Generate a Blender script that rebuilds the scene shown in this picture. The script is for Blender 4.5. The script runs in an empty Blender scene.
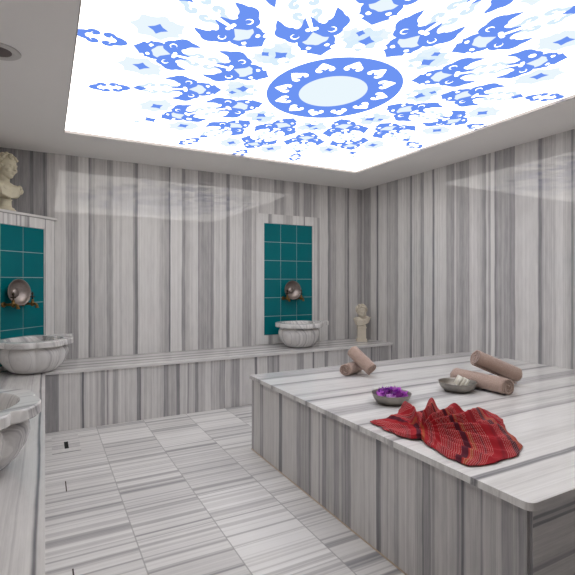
import bpy, bmesh, math, random
from mathutils import Vector, Matrix, noise as mnoise
random.seed(7)
sc = bpy.context.scene
COL = sc.collection
# ---------------------------------------------------------------- camera, world, exposure
F_PX = 452.0; YAW = math.radians(28.2)
cam_d = bpy.data.cameras.new('camera'); cam = bpy.data.objects.new('camera', cam_d); COL.objects.link(cam)
cam.location = (0, 0, 1.25); cam.rotation_euler = (math.radians(90), 0, -YAW)
cam_d.sensor_width = 36; cam_d.lens = 36*F_PX/575; cam_d.shift_y = -(287.5-281.0)/575
cam_d.clip_start = 0.02
sc.camera = cam
w = bpy.data.worlds.new('world'); sc.world = w; w.use_nodes = True
w.node_tree.nodes['Background'].inputs[0].default_value = (0.8, 0.85, 0.9, 1)
w.node_tree.nodes['Background'].inputs[1].default_value = 0.05
sc.view_settings.view_transform = 'Standard'; sc.view_settings.look = 'None'
sc.view_settings.gamma = 1; sc.view_settings.use_curve_mapping = False
sc.view_settings.exposure = 0.0
sc.cycles.max_bounces = 16; sc.cycles.diffuse_bounces = 12; sc.cycles.glossy_bounces = 6
PANEL_WHITE = 3.2                 # radiance of the backlit white field of the ceiling panel
# ---------------------------------------------------------------- dimensions (metres)
XL, XR, YB, YF, ZC = -0.583, 3.68, 4.79, -1.6, 2.45
ZB = 0.505                          # bench top
ZP = 0.55                           # platform top
T_BACK = [(-0.3567,0.3),(-0.2101,0.33),(-0.1229,0.33),(-0.1189,0.14),(-0.0988,0.15),(-0.0948,0.32),(-0.0135,0.32),(-0.0094,0.2),(0.0153,0.2),(0.0178,0.62),(0.0236,0.5),(0.0319,0.55),(0.0777,0.5),(0.0836,0.72),(0.1708,0.75),(0.1751,0.45),(0.218,0.45),(0.2215,0.28),(0.231,0.45),(0.2789,0.45),(0.2859,0.85),(0.3673,0.82),(0.3762,0.22),(0.3896,0.3),(0.3941,0.52),(0.4256,0.5),(0.4347,0.65),(0.5215,0.62),(0.5307,0.78),(0.5399,0.5),(0.5678,0.42),(0.5902,0.42),(0.5958,0.75),(0.6495,0.78),(0.6571,0.66),(0.6761,0.66),(0.6808,0.76),(0.782,0.74),(0.7888,0.55),(0.8064,0.5),(0.8103,0.2),(0.8329,0.2),(0.8378,0.82),(0.9453,0.8),(1.045,0.78),(1.0573,0.58),(1.0986,0.62),(1.109,0.5),(1.1456,0.48),(1.1561,0.22),(1.1634,0.25),(1.1676,0.88),(1.2675,0.82),(1.2836,0.85),(1.289,0.38),(1.3171,0.38),(1.3236,0.62),(1.3705,0.6),(1.3815,0.78),(1.398,0.66),(1.409,0.8),(1.4611,0.82),(1.4667,0.33),(1.4756,0.45),(1.5092,0.48),(1.5205,0.42),(1.6057,0.5),(1.6114,0.35),(1.6367,0.35),(1.646,0.7),(1.7839,0.72),(1.7958,0.3),(1.8256,0.32),(1.8339,0.76),(1.9794,0.75),(1.988,0.45),(2.0948,0.45),(2.1036,0.78),(2.1414,0.5),(2.1541,0.72),(2.1859,0.74),(2.1986,0.5),(2.2178,0.6),(2.2823,0.7),(2.3871,0.72),(2.391,0.4),(2.4202,0.4),(2.4335,0.55),(2.4938,0.45),(2.5073,0.38),(2.5344,0.5),(2.5616,0.7),(2.6439,0.65),(2.6578,0.42),(2.7275,0.4),(2.7415,0.65),(2.7838,0.62),(2.798,0.38),(2.8982,0.4),(2.9127,0.6),(2.9417,0.4),(3.034,0.75),(3.1428,0.72),(3.1519,0.3),(3.179,0.3),(3.1942,0.5),(3.2644,0.45),(3.2736,0.72),(3.3946,0.7),(3.4103,0.5),(3.445,0.5),(3.4545,0.2),(3.4704,0.22),(3.4767,0.72),(3.5986,0.7),(3.61,0.5),(3.6507,0.48),(3.6605,0.42),(3.7163,0.4)]  # last stops: dark stripe at the right corner, some corner shade painted in
T_RIGHT = [(2.0762,0.55),(2.0824,0.3),(2.097,0.28),(2.1017,0.56),(2.1424,0.58),(2.1503,0.74),(2.2189,0.75),(2.2288,0.6),(2.3284,0.58),(2.3353,0.45),(2.3405,0.2),(2.3545,0.18),(2.3685,0.4),(2.3738,0.7),(2.5084,0.75),(2.5273,0.66),(2.5808,0.72),(2.5867,0.34),(2.6407,0.36),(2.6487,0.48),(2.6587,0.36),(2.6687,0.43),(2.7558,0.45),(2.7663,0.35),(2.7916,0.28),(2.7958,0.8),(2.829,0.82),(2.8355,0.42),(2.855,0.42),(2.8626,0.65),(2.879,0.7),(2.8867,0.38),(2.929,0.36),(2.9346,0.6),(2.9823,0.62),(2.9915,0.72),(3.0675,0.7),(3.0794,0.45),(3.1581,0.45),(3.1642,0.38),(3.189,0.38),(3.1952,0.5),(3.2329,0.5),(3.2418,0.68),(3.2571,0.68),(3.2647,0.42),(3.3613,0.45),(3.3746,0.75),(3.4505,0.72),(3.5257,0.74),(3.5341,0.25),(3.5526,0.18),(3.5626,0.7),(3.6765,0.74),(3.6855,0.38),(3.7261,0.36),(3.7398,0.6),(3.8202,0.66),(3.8312,0.4),(3.8391,0.75),(3.8533,0.78),(3.8644,0.3),(3.8932,0.22),(3.9028,0.6),(3.9697,0.6),(3.9813,0.7),(4.0857,0.72),(4.096,0.42),(4.1586,0.42),(4.1709,0.55),(4.2767,0.5),(4.2895,0.28),(4.3005,0.72),(4.4318,0.7),(4.4568,0.5),(4.4646,0.12),(4.482,0.1),(4.4957,0.72),(4.5989,0.72),(4.6151,0.4),(4.7432,0.4)]  # last stops, next to the back wall, mix dark stripe with painted corner shade
T_BENCH = [(-0.001,0.3),(0.0984,0.3),(0.1021,0.7),(0.161,0.7),(0.1723,0.6),(0.1836,0.7),(0.2576,0.68),(0.2638,0.5),(0.2746,0.45),(0.2754,0.08),(0.2878,0.1),(0.2924,0.68),(0.3772,0.68),(0.3851,0.6),(0.421,0.6),(0.4266,0.4),(0.4548,0.42),(0.4597,0.65),(0.4702,0.65),(0.4751,0.35),(0.4848,0.38),(0.4897,0.7),(0.52,0.7),(0.5249,0.45),(0.5637,0.5),(0.5695,0.72),(0.6221,0.7),(0.6306,0.66),(0.7243,0.68),(0.7277,0.2),(0.7381,0.25),(0.7433,0.45),(0.7502,0.15),(0.758,0.15),(0.7632,0.65),(0.8643,0.65),(0.8822,0.72),(0.9046,0.62),(0.9588,0.6),(0.9633,0.34),(0.9816,0.38),(1.0054,0.4),(1.0137,0.52),(1.0767,0.5),(1.0833,0.24),(1.1076,0.24),(1.1142,0.68),(1.1806,0.68),(1.1873,0.35),(1.1969,0.38),(1.2017,0.62),(1.2529,0.6),(1.2587,0.28),(1.2831,0.3),(1.2899,0.68),(1.3007,0.55),(1.353,0.58),(1.36,0.72),(1.4089,0.7),(1.415,0.42),(1.4331,0.6),(1.4941,0.55),(1.5013,0.38),(1.5146,0.5),(1.5249,0.42),(1.5487,0.45),(1.5528,0.25),(1.559,0.66),(1.6164,0.64),(1.6227,0.4),(1.7055,0.42),(1.7119,0.66),(1.8313,0.7),(1.8721,0.7),(1.8776,0.15),(1.8976,0.15),(1.9032,0.68),(2.0126,0.68),(2.0194,0.33),(2.0354,0.45),(2.0642,0.5),(2.0699,0.3),(2.0896,0.35),(2.0989,0.5),(2.1279,0.5),(2.1326,0.2),(2.1455,0.25),(2.1513,0.7),(2.367,0.68),(2.3792,0.4),(2.4471,0.42),(2.4534,0.7),(2.5602,0.7),(2.5666,0.15),(2.5793,0.2),(2.587,0.68),(2.715,0.66),(2.7215,0.35),(2.761,0.4),(2.7742,0.68),(2.9628,0.6),(2.9903,0.4),(3.0457,0.6),(3.201,0.5),(3.3534,0.5),(3.3608,0.15),(3.3756,0.2),(3.383,0.4),(3.6171,0.42),(3.6325,0.65),(3.6636,0.7)]
T_SIDE = [(0.9099,0.3),(0.9428,0.3),(0.9481,0.4),(0.9698,0.4),(0.9734,0.3),(0.9808,0.3),(0.9919,0.38),(1.0033,0.38),(1.0071,0.5),(1.0744,0.5),(1.0785,0.35),(1.0847,0.35),(1.0889,0.5),(1.1525,0.5),(1.1561,0.12),(1.166,0.1),(1.1696,0.3),(1.1857,0.3),(1.1974,0.5),(1.2961,0.53),(1.3013,0.3),(1.3076,0.3),(1.3118,0.5),(1.3181,0.5),(1.3224,0.32),(1.3548,0.3),(1.3576,0.2),(1.3631,0.2),(1.3659,0.42),(1.3997,0.42),(1.4078,0.6),(1.5019,0.6),(1.5082,0.45),(1.5338,0.46),(1.5403,0.58),(1.6192,0.58),(1.6227,0.15),(1.6532,0.15),(1.6568,0.64),(1.8482,0.62),(1.8533,0.33),(1.9297,0.33),(1.9342,0.55),(1.9523,0.55),(1.9569,0.36),(2.0033,0.35),(2.0128,0.5),(2.0771,0.5),(2.0831,0.3),(2.1196,0.3),(2.1237,0.58),(2.1392,0.58),(2.1497,0.38),(2.157,0.62),(2.2361,0.62),(2.2417,0.22),(2.2642,0.2),(2.2688,0.42),(2.3256,0.42),(2.3374,0.38),(2.4019,0.35),(2.4168,0.6),(2.5984,0.62),(2.604,0.15),(2.6453,0.15),(2.6511,0.62),(2.8847,0.6),(2.8963,0.36),(2.9401,0.36),(2.9469,0.58),(3.0435,0.58),(3.0544,0.4),(3.1002,0.4)]
T_TOP = [(0.8932,0.82),(0.9847,0.85),(0.9959,0.7),(1.081,0.82),(1.0851,0.2),(1.0956,0.15),(1.0998,0.3),(1.1105,0.15),(1.117,0.82),(1.2076,0.8),(1.2766,0.65),(1.3077,0.8),(1.5168,0.8),(1.5297,0.3),(1.5428,0.45),(1.5965,0.75),(1.66,0.5),(1.6746,0.75),(1.7504,0.7),(1.7661,0.3),(1.782,0.6),(1.8394,0.75),(1.9352,0.8),(1.9534,0.5),(1.9811,0.45),(2.0679,0.5),(2.088,0.8),(2.2147,0.8),(2.2482,0.45),(2.2709,0.22),(2.294,0.7),(2.3777,0.7),(2.4088,0.45),(2.4404,0.7),(2.6448,0.75),(2.6963,0.55),(2.7189,0.3),(2.7418,0.75),(2.8941,0.75),(2.9194,0.3),(2.945,0.5),(3.0993,0.55)]
T_FRAME = [(2.1369,0.75),(2.3035,0.78),(2.3113,0.35),(2.3558,0.38),(2.3623,0.8),(2.4886,0.74),(2.521,0.5),(2.6246,0.5),(2.6384,0.78),(2.7865,0.7),(2.7922,0.2),(2.8035,0.2),(2.8092,0.76),(2.921,0.74),(2.9355,0.6),(2.9734,0.7),(2.9866,0.4),(3.0086,0.42),(3.0233,0.7)]
PI = math.pi
# ---------------------------------------------------------------- helpers
def tag(o, label=None, cat=None, group=None, kind=None):
    if label: o['label'] = label
    if cat: o['category'] = cat
    if group: o['group'] = group
    if kind: o['kind'] = kind
    return o
def link_mesh(name, me, parent=None, mats=()):
    o = bpy.data.objects.new(name, me); COL.objects.link(o)
    for m in mats: me.materials.append(m)
    if parent is not None: o.parent = parent
    return o
def obj(name, bm, mats, parent=None, smooth=False):
    me = bpy.data.meshes.new(name); bm.normal_update(); bm.to_mesh(me); bm.free()
    if smooth:
        for p in me.polygons: p.use_smooth = True
    return link_mesh(name, me, parent, mats if isinstance(mats, (list, tuple)) else [mats])
def empty(name, loc=(0, 0, 0), rz=0):
    o = bpy.data.objects.new(name, None); COL.objects.link(o); o.location = loc; o.rotation_euler = (0, 0, rz)
    o.empty_display_size = 0.05
    return o
def box(bm, x0, x1, y0, y1, z0, z1, mi=0, M=None):
    vs = [Vector((x, y, z)) for z in (z0, z1) for y in (y0, y1) for x in (x0, x1)]
    if M is not None: vs = [M @ v for v in vs]
    v = [bm.verts.new(p) for p in vs]
    for f in ((0,2,3,1), (4,5,7,6), (0,1,5,4), (2,6,7,3), (0,4,6,2), (1,3,7,5)):
        fc = bm.faces.new([v[i] for i in f]); fc.material_index = mi
    return v
def prism(bm, pts, z0, z1, mi=0):
    a = [bm.verts.new((x, y, z0)) for x, y in pts]; b = [bm.verts.new((x, y, z1)) for x, y in pts]
    n = len(pts)
    bm.faces.new(a[::-1]).material_index = mi; bm.faces.new(b).material_index = mi
    for i in range(n): bm.faces.new((a[i], a[(i+1) % n], b[(i+1) % n], b[i])).material_index = mi
def bevel(bm, w=0.004, seg=3, ang=30):
    es = [e for e in bm.edges if len(e.link_faces) == 2 and e.calc_face_angle(0) > math.radians(ang)]
    bmesh.ops.bevel(bm, geom=es, offset=w, segments=seg, affect='EDGES', profile=0.5)
def lathe(bm, prof, n=48, M=Matrix(), mi=0, closed=False):
    rings = []
    for r, z in prof:
        if r < 1e-6: rings.append([bm.verts.new(M @ Vector((0, 0, z)))])
        else: rings.append([bm.verts.new(M @ Vector((r*math.cos(2*PI*k/n), r*math.sin(2*PI*k/n), z))) for k in range(n)])
    for a, b in zip(rings, rings[1:]):
        for k in range(n):
            k2 = (k+1) % n
            if len(a) == 1 and len(b) == 1: continue
            if len(a) == 1: f = (a[0], b[k2], b[k])
            elif len(b) == 1: f = (a[k], a[k2], b[0])
            else: f = (a[k], a[k2], b[k2], b[k])
            bm.faces.new(f).material_index = mi
def tube(bm, pts, rad, n=12, mi=0, caps=True):
    pts = [Vector(p) for p in pts]
    if not isinstance(rad, (list, tuple)): rad = [rad]*len(pts)
    rings = []; up = None
    for i, p in enumerate(pts):
        d = (pts[min(i+1, len(pts)-1)] - pts[max(i-1, 0)]).normalized()
        if up is None: up = d.orthogonal().normalized()
        up = (up - d*up.dot(d)).normalized(); s = d.cross(up)
        rings.append([bm.verts.new(p + (up*math.cos(2*PI*k/n) + s*math.sin(2*PI*k/n))*rad[i]) for k in range(n)])
    for a, b in zip(rings, rings[1:]):
        for k in range(n): bm.faces.new((a[k], a[(k+1) % n], b[(k+1) % n], b[k])).material_index = mi
    if caps:
        bm.faces.new(rings[0][::-1]).material_index = mi; bm.faces.new(rings[-1]).material_index = mi
def blob(bm, c, r, M=None, seg=20):
    T = Matrix.Translation(c) @ (M if M is not None else Matrix()) @ Matrix.Diagonal((r[0], r[1], r[2], 1))
    bmesh.ops.create_uvsphere(bm, u_segments=seg, v_segments=seg//2+2, radius=1, matrix=T)
def rmat(axis, deg): return Matrix.Rotation(math.radians(deg), 4, axis)
# ---------------------------------------------------------------- material helpers
class NT:
    def __init__(s, name):
        s.m = bpy.data.materials.new(name); s.m.use_nodes = True; s.t = s.m.node_tree
        s.b = s.t.nodes['Principled BSDF']
    def n(s, t, **k):
        nd = s.t.nodes.new(t)
        for a, v in k.items(): setattr(nd, a, v)
        return nd
    def set(s, sock, v):
        if isinstance(v, bpy.types.NodeSocket): s.t.links.new(v, sock)
        else: sock.default_value = v
    def math(s, op, a, b=0.0, c=0.0, clamp=False):
        nd = s.n('ShaderNodeMath', operation=op, use_clamp=clamp)
        s.set(nd.inputs[0], a); s.set(nd.inputs[1], b); s.set(nd.inputs[2], c)
        return nd.outputs[0]
    def pos(s):
        return s.n('ShaderNodeNewGeometry').outputs['Position']
    def objco(s):
        return s.n('ShaderNodeTexCoord').outputs['Object']
    def sep(s, v):
        nd = s.n('ShaderNodeSeparateXYZ'); s.set(nd.inputs[0], v); return nd.outputs
    def comb(s, x=0.0, y=0.0, z=0.0):
        nd = s.n('ShaderNodeCombineXYZ')
        for i, v in enumerate((x, y, z)): s.set(nd.inputs[i], v)
        return nd.outputs[0]
    def noise1(s, w_, scale, detail=4, rough=0.6):
        nd = s.n('ShaderNodeTexNoise', noise_dimensions='1D'); s.set(nd.inputs['W'], w_)
        nd.inputs['Scale'].default_value = scale; nd.inputs['Detail'].default_value = detail
        nd.inputs['Roughness'].default_value = rough; return nd.outputs['Fac']
    def noise3(s, v, scale, detail=4, rough=0.6):
        nd = s.n('ShaderNodeTexNoise'); s.set(nd.inputs['Vector'], v)
        nd.inputs['Scale'].default_value = scale; nd.inputs['Detail'].default_value = detail
        nd.inputs['Roughness'].default_value = rough; return nd.outputs['Fac']
    def ramp(s, f, els, interp='LINEAR'):
        nd = s.n('ShaderNodeValToRGB'); s.set(nd.inputs[0], f); r = nd.color_ramp; r.interpolation = interp
        els = [(p, c if isinstance(c, tuple) else (c, c, c)) for p, c in els]
        r.elements[0].position = els[0][0]; r.elements[0].color = (*els[0][1], 1)
        r.elements[1].position = els[-1][0]; r.elements[1].color = (*els[-1][1], 1)
        for p, c in els[1:-1]:
            e = r.elements.new(p); e.color = (*c, 1)
        return nd.outputs[0]
    def mix(s, f, a, b):
        nd = s.n('ShaderNodeMix', data_type='RGBA'); s.set(nd.inputs[0], f)
        for i, v in ((6, a), (7, b)): s.set(nd.inputs[i], (*v, 1) if isinstance(v, tuple) and len(v) == 3 else v)
        return nd.outputs[2]
    def bump(s, h, strength=0.2, dist=0.002):
        nd = s.n('ShaderNodeBump'); nd.inputs['Strength'].default_value = strength; nd.inputs['Distance'].default_value = dist
        s.set(nd.inputs['Height'], h); s.set(s.b.inputs['Normal'], nd.outputs[0])
    def base(s, c, rough=0.5, metal=0.0, spec=0.5):
        s.set(s.b.inputs['Base Color'], (*c, 1) if isinstance(c, tuple) and len(c) == 3 else c)
        s.set(s.b.inputs['Roughness'], rough); s.b.inputs['Metallic'].default_value = metal
        s.b.inputs['Specular IOR Level'].default_value = spec
def simple(name, c, rough=0.5, metal=0.0, spec=0.5):
    t = NT(name); t.base(c, rough, metal, spec); return t.m
def fill(pts, lo, hi, seed):
    """continue a table of stripes beyond the part read from the photograph"""
    rnd = random.Random(seed); pts = list(pts); out = []
    def run(a, b):
        x = a; r = []; v = 0.6
        while x < b:
            wd = rnd.choice((0.012, 0.02, 0.03, 0.05, 0.08, 0.12)); nv = rnd.choice((0.15, 0.3, 0.42, 0.5, 0.6, 0.7, 0.78))
            if nv < 0.2: wd = 0.014
            if nv > 0.6: wd += 0.04
            r.append((x+0.003, nv)); x += wd; r.append((min(x, b), nv))
        return r
    if lo < pts[0][0]: out = [p for p in run(lo, pts[0][0]) if p[0] < pts[0][0]]
    out += pts
    if hi > pts[-1][0]: out += run(pts[-1][0], hi)
    return out
MARBLE = [(0.0, (0.13, 0.13, 0.145)), (0.2, (0.24, 0.236, 0.246)), (0.38, (0.375, 0.362, 0.362)), (0.52, (0.50, 0.482, 0.477)),
          (0.66, (0.62, 0.602, 0.588)), (0.8, (0.72, 0.702, 0.684)), (1.0, (0.82, 0.805, 0.79))]
def stripe_value(t, c, table):
    """grey value along coordinate c from a table of (position, value), 31 stops per ramp"""
    groups = []; i = 0
    while i < len(table)-1:
        groups.append(table[i:i+31]); i += 30
    val = None
    for g in groups:
        a, b = g[0][0], g[-1][0]
        f = t.math('DIVIDE', t.math('SUBTRACT', c, a), b-a, clamp=True)
        r = t.ramp(f, [((p-a)/(b-a), v) for p, v in g])
        val = r if val is None else t.mix(t.math('GREATER_THAN', c, a), val, r)
    nd = t.n('ShaderNodeRGBToBW'); t.set(nd.inputs[0], val); return nd.outputs[0]
def marble(name, axis, table=None, seed=0.0, rough=0.035, amp=1.0, scale=1.0, direction=None, lift=0.0, stretch=None):
    """polished striped marble; stripes vary along one axis of the place and run on along the others"""
    t = NT(name); P = t.pos(); s_ = t.sep(P)
    if direction:
        nd = t.n('ShaderNodeVectorMath', operation='DOT_PRODUCT'); t.set(nd.inputs[0], P); nd.inputs[1].default_value = direction
        c0 = nd.outputs['Value']
    else: c0 = s_['XYZ'.index(axis)]
    sq = t.n('ShaderNodeVectorMath', operation='MULTIPLY'); t.set(sq.inputs[0], P); sq.inputs[1].default_value = stretch or {'X': (7, 7, .9), 'Y': (7, 7, .9), 'Z': (.9, .9, 7)}[axis]
    wob = t.math('ADD', t.math('MULTIPLY', t.math('SUBTRACT', t.noise3(P, 1.3, 2), 0.5), 0.012), t.math('MULTIPLY', t.math('SUBTRACT', t.noise3(sq.outputs[0], 2.2, 3), 0.5), 0.016*amp))
    c = t.math('ADD', c0, wob)
    fine = t.math('SUBTRACT', t.noise1(t.math('ADD', c, seed), 42*scale, 4, 0.75), 0.5)
    hair = t.math('SUBTRACT', t.noise1(t.math('ADD', c, seed+3.3), 190*scale, 3, 0.7), 0.5)
    streak = t.math('SUBTRACT', t.noise3(sq.outputs[0], 5.0, 4, 0.65), 0.5)
    if table is not None: v = stripe_value(t, c, table)
    else:
        big = t.noise1(t.math('ADD', c, seed+11.7), 9*scale, 3, 0.7)
        v = t.n('ShaderNodeRGBToBW'); t.set(v.inputs[0], t.ramp(big, [(0.30, 0.2), (0.36, 0.42), (0.44, 0.48), (0.47, 0.68), (0.60, 0.75), (0.66, 0.55), (0.7, 0.5)])); v = v.outputs[0]
        line = t.noise1(t.math('ADD', c, seed+7.1), 23*scale, 2, 0.5)
        v = t.math('SUBTRACT', v, t.math('MULTIPLY', t.math('GREATER_THAN', line, 0.67), 0.3))
    v = t.math('ADD', v, t.math('MULTIPLY', fine, 0.50*amp))
    v = t.math('ADD', v, t.math('MULTIPLY', hair, 0.26*amp))
    v = t.math('ADD', v, t.math('MULTIPLY', streak, 0.34))
    v = t.math('ADD', v, lift)
    col = t.ramp(v, MARBLE)
    t.base(col, rough, 0, 0.5)
    return t.m
# ---------------------------------------------------------------- materials
M_BACK = marble('striped marble back wall', 'X', fill(T_BACK, XL, XR, 1))
M_RIGHT = marble('striped marble right wall', 'Y', fill(T_RIGHT, YF, YB, 2))
M_LEFT = marble('striped marble left wall', 'Y', None, 4.0)
M_NEAR = marble('striped marble near wall', 'X', None, 9.0)
M_BENCH = marble('striped marble bench front', 'X', fill(T_BENCH, XL, XR, 3))
M_LBENCH = marble('striped marble left bench front', 'Y', None, 14.0)
M_SIDE = marble('striped marble platform side', 'Y', T_SIDE, rough=0.16)
M_FRONT = marble('striped marble platform front', 'Z', [(0, .5), (.08, .55), (.09, .3), (.12, .35), (.125, .6), (.2, .5), (.24, .45), (.3, .5), (.318, .5), (.323, .15), (.333, .2), (.34, .45), (.4, .5), (.44, .5), (.462, .5), (.466, .08), (.474, .1), (.478, .4), (.486, .4), (.489, .1), (.496, .12), (.502, .45), (.55, .5)], rough=0.2, amp=.5)
M_TOP = marble('striped marble platform top', 'Y', fill(T_TOP, .80, 3.2, 5), rough=0.17, lift=0.02, stretch=(.9, 7, 7))
M_BTOP = marble('striped marble back bench slab', 'Y', [(4.15, .78), (4.24, .76), (4.25, .5), (4.29, .5), (4.30, .68), (4.38, .66), (4.39, .4), (4.43, .42), (4.44, .7), (4.52, .68), (4.53, .45), (4.58, .48), (4.59, .68), (4.7, .64), (4.72, .5), (4.8, .5)], rough=0.13, amp=.8, stretch=(.9, 7, 7))
M_LTOP = marble('striped marble left bench slab', 'X', [(-.6, .6), (-.3, .66), (-.26, .5), (-.24, .68), (-.12, .64), (-.085, .62), (-.081, .5), (-.074, .68), (-.035, .7), (-.031, .45), (-.027, .12), (-.022, .15), (-.018, .62), (.0, .7), (.02, .75)], rough=0.15, amp=.55, stretch=(7, .9, 7))
M_FRAME = marble('striped marble niche frame', 'X', fill(T_FRAME, 2.1, 3.1, 6), lift=.03)
M_DFRAME = marble('striped marble corner frame', 'X', None, 31.0, direction=(.7071, .7071, 0), lift=.08)
M_LEDGE = simple('pale marble ledge', (.66, .64, .62), .15)
def floor_mat():
    t = NT('striped marble floor tiles'); P = t.pos(); x, y, z = t.sep(P)
    W, H_, OX, OY = .39, .29, -.003, 2.268
    fx = t.math('DIVIDE', t.math('SUBTRACT', x, OX), W); fy = t.math('DIVIDE', t.math('SUBTRACT', y, OY), H_)
    ix = t.math('FLOOR', fx); iy = t.math('FLOOR', fy)
    wn = t.n('ShaderNodeTexWhiteNoise', noise_dimensions='3D'); t.set(wn.inputs['Vector'], t.comb(ix, iy, 3.0))
    r1 = wn.outputs['Value']; rc = t.sep(wn.outputs['Color'])
    yy = t.math('ADD', y, t.math('MULTIPLY', t.math('SUBTRACT', t.noise3(P, 1.8, 2), .5), .012))
    yy = t.math('ADD', yy, t.math('MULTIPLY', x, .012))
    c = t.math('ADD', yy, t.math('MULTIPLY', r1, 40.0))
    big = t.noise1(c, 11, 3, .7); bw = t.n('ShaderNodeRGBToBW')
    t.set(bw.inputs[0], t.ramp(big, [(.30, .3), (.37, .42), (.44, .55), (.47, .72), (.58, .8), (.63, .62), (.7, .56)]))
    v = bw.outputs[0]
    v = t.math('ADD', v, t.math('MULTIPLY', t.math('SUBTRACT', t.noise1(c, 40, 3, .6), .5), .30))
    v = t.math('ADD', v, t.math('MULTIPLY', t.math('SUBTRACT', t.noise1(c, 170, 2, .5), .5), .10))
    v = t.math('ADD', v, t.math('MULTIPLY', t.math('SUBTRACT', t.noise3(P, 3.0, 4, .65), .5), .18))
    v = t.math('ADD', v, t.math('MULTIPLY', t.math('SUBTRACT', rc[1], .5), .26))
    # dark natural bands that run across the row of tiles
    for y0, wd, k in ((2.262, .009, .42), (3.10, .006, .2), (3.425, .006, .15), (1.86, .012, .2), (2.70, .005, .1)):
        d = t.math('ABSOLUTE', t.math('SUBTRACT', yy, y0+.0))
        v = t.math('SUBTRACT', v, t.math('MULTIPLY', t.math('SUBTRACT', 1.0, t.math('DIVIDE', d, wd), clamp=True), k))
    col = t.ramp(t.math('ADD', v, .04), MARBLE)
    ex = t.math('ABSOLUTE', t.math('SUBTRACT', t.math('FRACT', fx), .5)); ey = t.math('ABSOLUTE', t.math('SUBTRACT', t.math('FRACT', fy), .5))
    gx = t.math('GREATER_THAN', ex, (.5-.003/W)); gy = t.math('GREATER_THAN', ey, (.5-.0018/H_))
    col = t.mix(t.math('MULTIPLY', gx, .75), col, (.33, .32, .31)); col = t.mix(t.math('MULTIPLY', gy, .5), col, (.38, .37, .36))
    t.base(col, .30, 0, .5); return t.m
M_FLOOR = floor_mat()
def basin_mat(name, seed):
    t = NT(name); P = t.objco(); x, y, z = t.sep(P)
    wob = t.math('MULTIPLY', t.math('SUBTRACT', t.noise3(P, 4+seed*.2, 2), .5), .06)
    c = t.math('ADD', t.math('ADD', t.math('MULTIPLY', x, .9), t.math('MULTIPLY', y, .35)), t.math('ADD', wob, t.math('MULTIPLY', z, .25)))
    c = t.math('ADD', c, seed)
    bw = t.n('ShaderNodeRGBToBW'); t.set(bw.inputs[0], t.ramp(t.noise1(c, 17, 4, .7), [(.28, .3), (.36, .45), (.42, .54), (.48, .74), (.60, .78), (.68, .58), (.74, .5)]))
    v = t.math('ADD', bw.outputs[0], t.math('MULTIPLY', t.math('SUBTRACT', t.noise1(c, 90, 2, .6), .5), .18))
    t.base(t.ramp(v, MARBLE), .14); return t.m
def plaster(name, c):
    t = NT(name); P = t.pos()
    t.base(t.mix(t.noise3(P, 3, 3), c, tuple(k*.97 for k in c)), .9, 0, .2); return t.m
M_CEIL = plaster('matt ceiling paint', (.86, .84, .815))
def teal():
    t = NT('teal glazed tile'); P = t.pos()
    c = t.mix(t.noise3(P, 2.5, 3), (.0, .125, .150), (.0, .170, .190))
    t.base(c, .12, 0, .22); t.bump(t.noise3(P, 14, 2), .08, .003); return t.m
M_TEAL = teal(); M_GROUT = simple('pale grout', (.42, .55, .54), .8)
def metal(name, c, rough, amt=.5):
    t = NT(name); P = t.objco(); f = t.noise3(P, 38, 4)
    t.base(t.mix(t.math('MULTIPLY', f, amt), c, tuple(k*.35 for k in c)), t.math('ADD', rough, t.math('MULTIPLY', f, .2)), .9)
    t.bump(f, .15, .001); return t.m
M_TIN = metal('hammered tinned copper', (.42, .36, .33), .30, .8)
M_PEWTER = metal('dull pewter', (.38, .355, .32), .36)
M_BRASS = metal('aged brass', (.30, .18, .06), .30, .9)
M_DARKMETAL = metal("blackened brass", (.04, .03, .02), .4)
def stone(name, c):
    t = NT(name); P = t.objco(); f = t.noise3(P, 22, 4)
    t.base(t.mix(f, c, tuple(k*.78 for k in c)), .75, 0, .3); t.bump(f, .25, .002); return t.m
M_BUST = stone('cream stone bust', (.72, .66, .50)); M_BUST2 = stone('buff stone bust', (.68, .61, .50))
def terry():
    t = NT('pink beige terry towelling'); P = t.objco(); f = t.noise3(P, 150, 3, .8); g = t.noise3(P, 26, 3)
    c = t.mix(f, (.34, .235, .19), (.66, .49, .41)); c = t.mix(t.math('MULTIPLY', g, .35), c, (.30, .195, .155))
    t.base(c, .95, 0, .1); t.b.inputs['Sheen Weight'].default_value = .3; t.bump(t.math('ADD', f, g), 1.0, .006); return t.m
M_TERRY = terry()
def em(name, c, s=1.0):
    t = NT(name); t.base((0, 0, 0), 1, 0, 0); t.b.inputs['Emission Color'].default_value = (*c, 1); t.b.inputs['Emission Strength'].default_value = s; return t.m
E_WHITE = em('backlit white', (1.0, .965, .92), PANEL_WHITE); E_BLUE = em('backlit blue print', (.155, .30, .90), 1.0)
E_PALE = em('backlit pale blue print', (.72, .87, .985), 1.0); E_FAINT = em('backlit faint print', (.83, .93, .99), 1.0)
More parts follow.
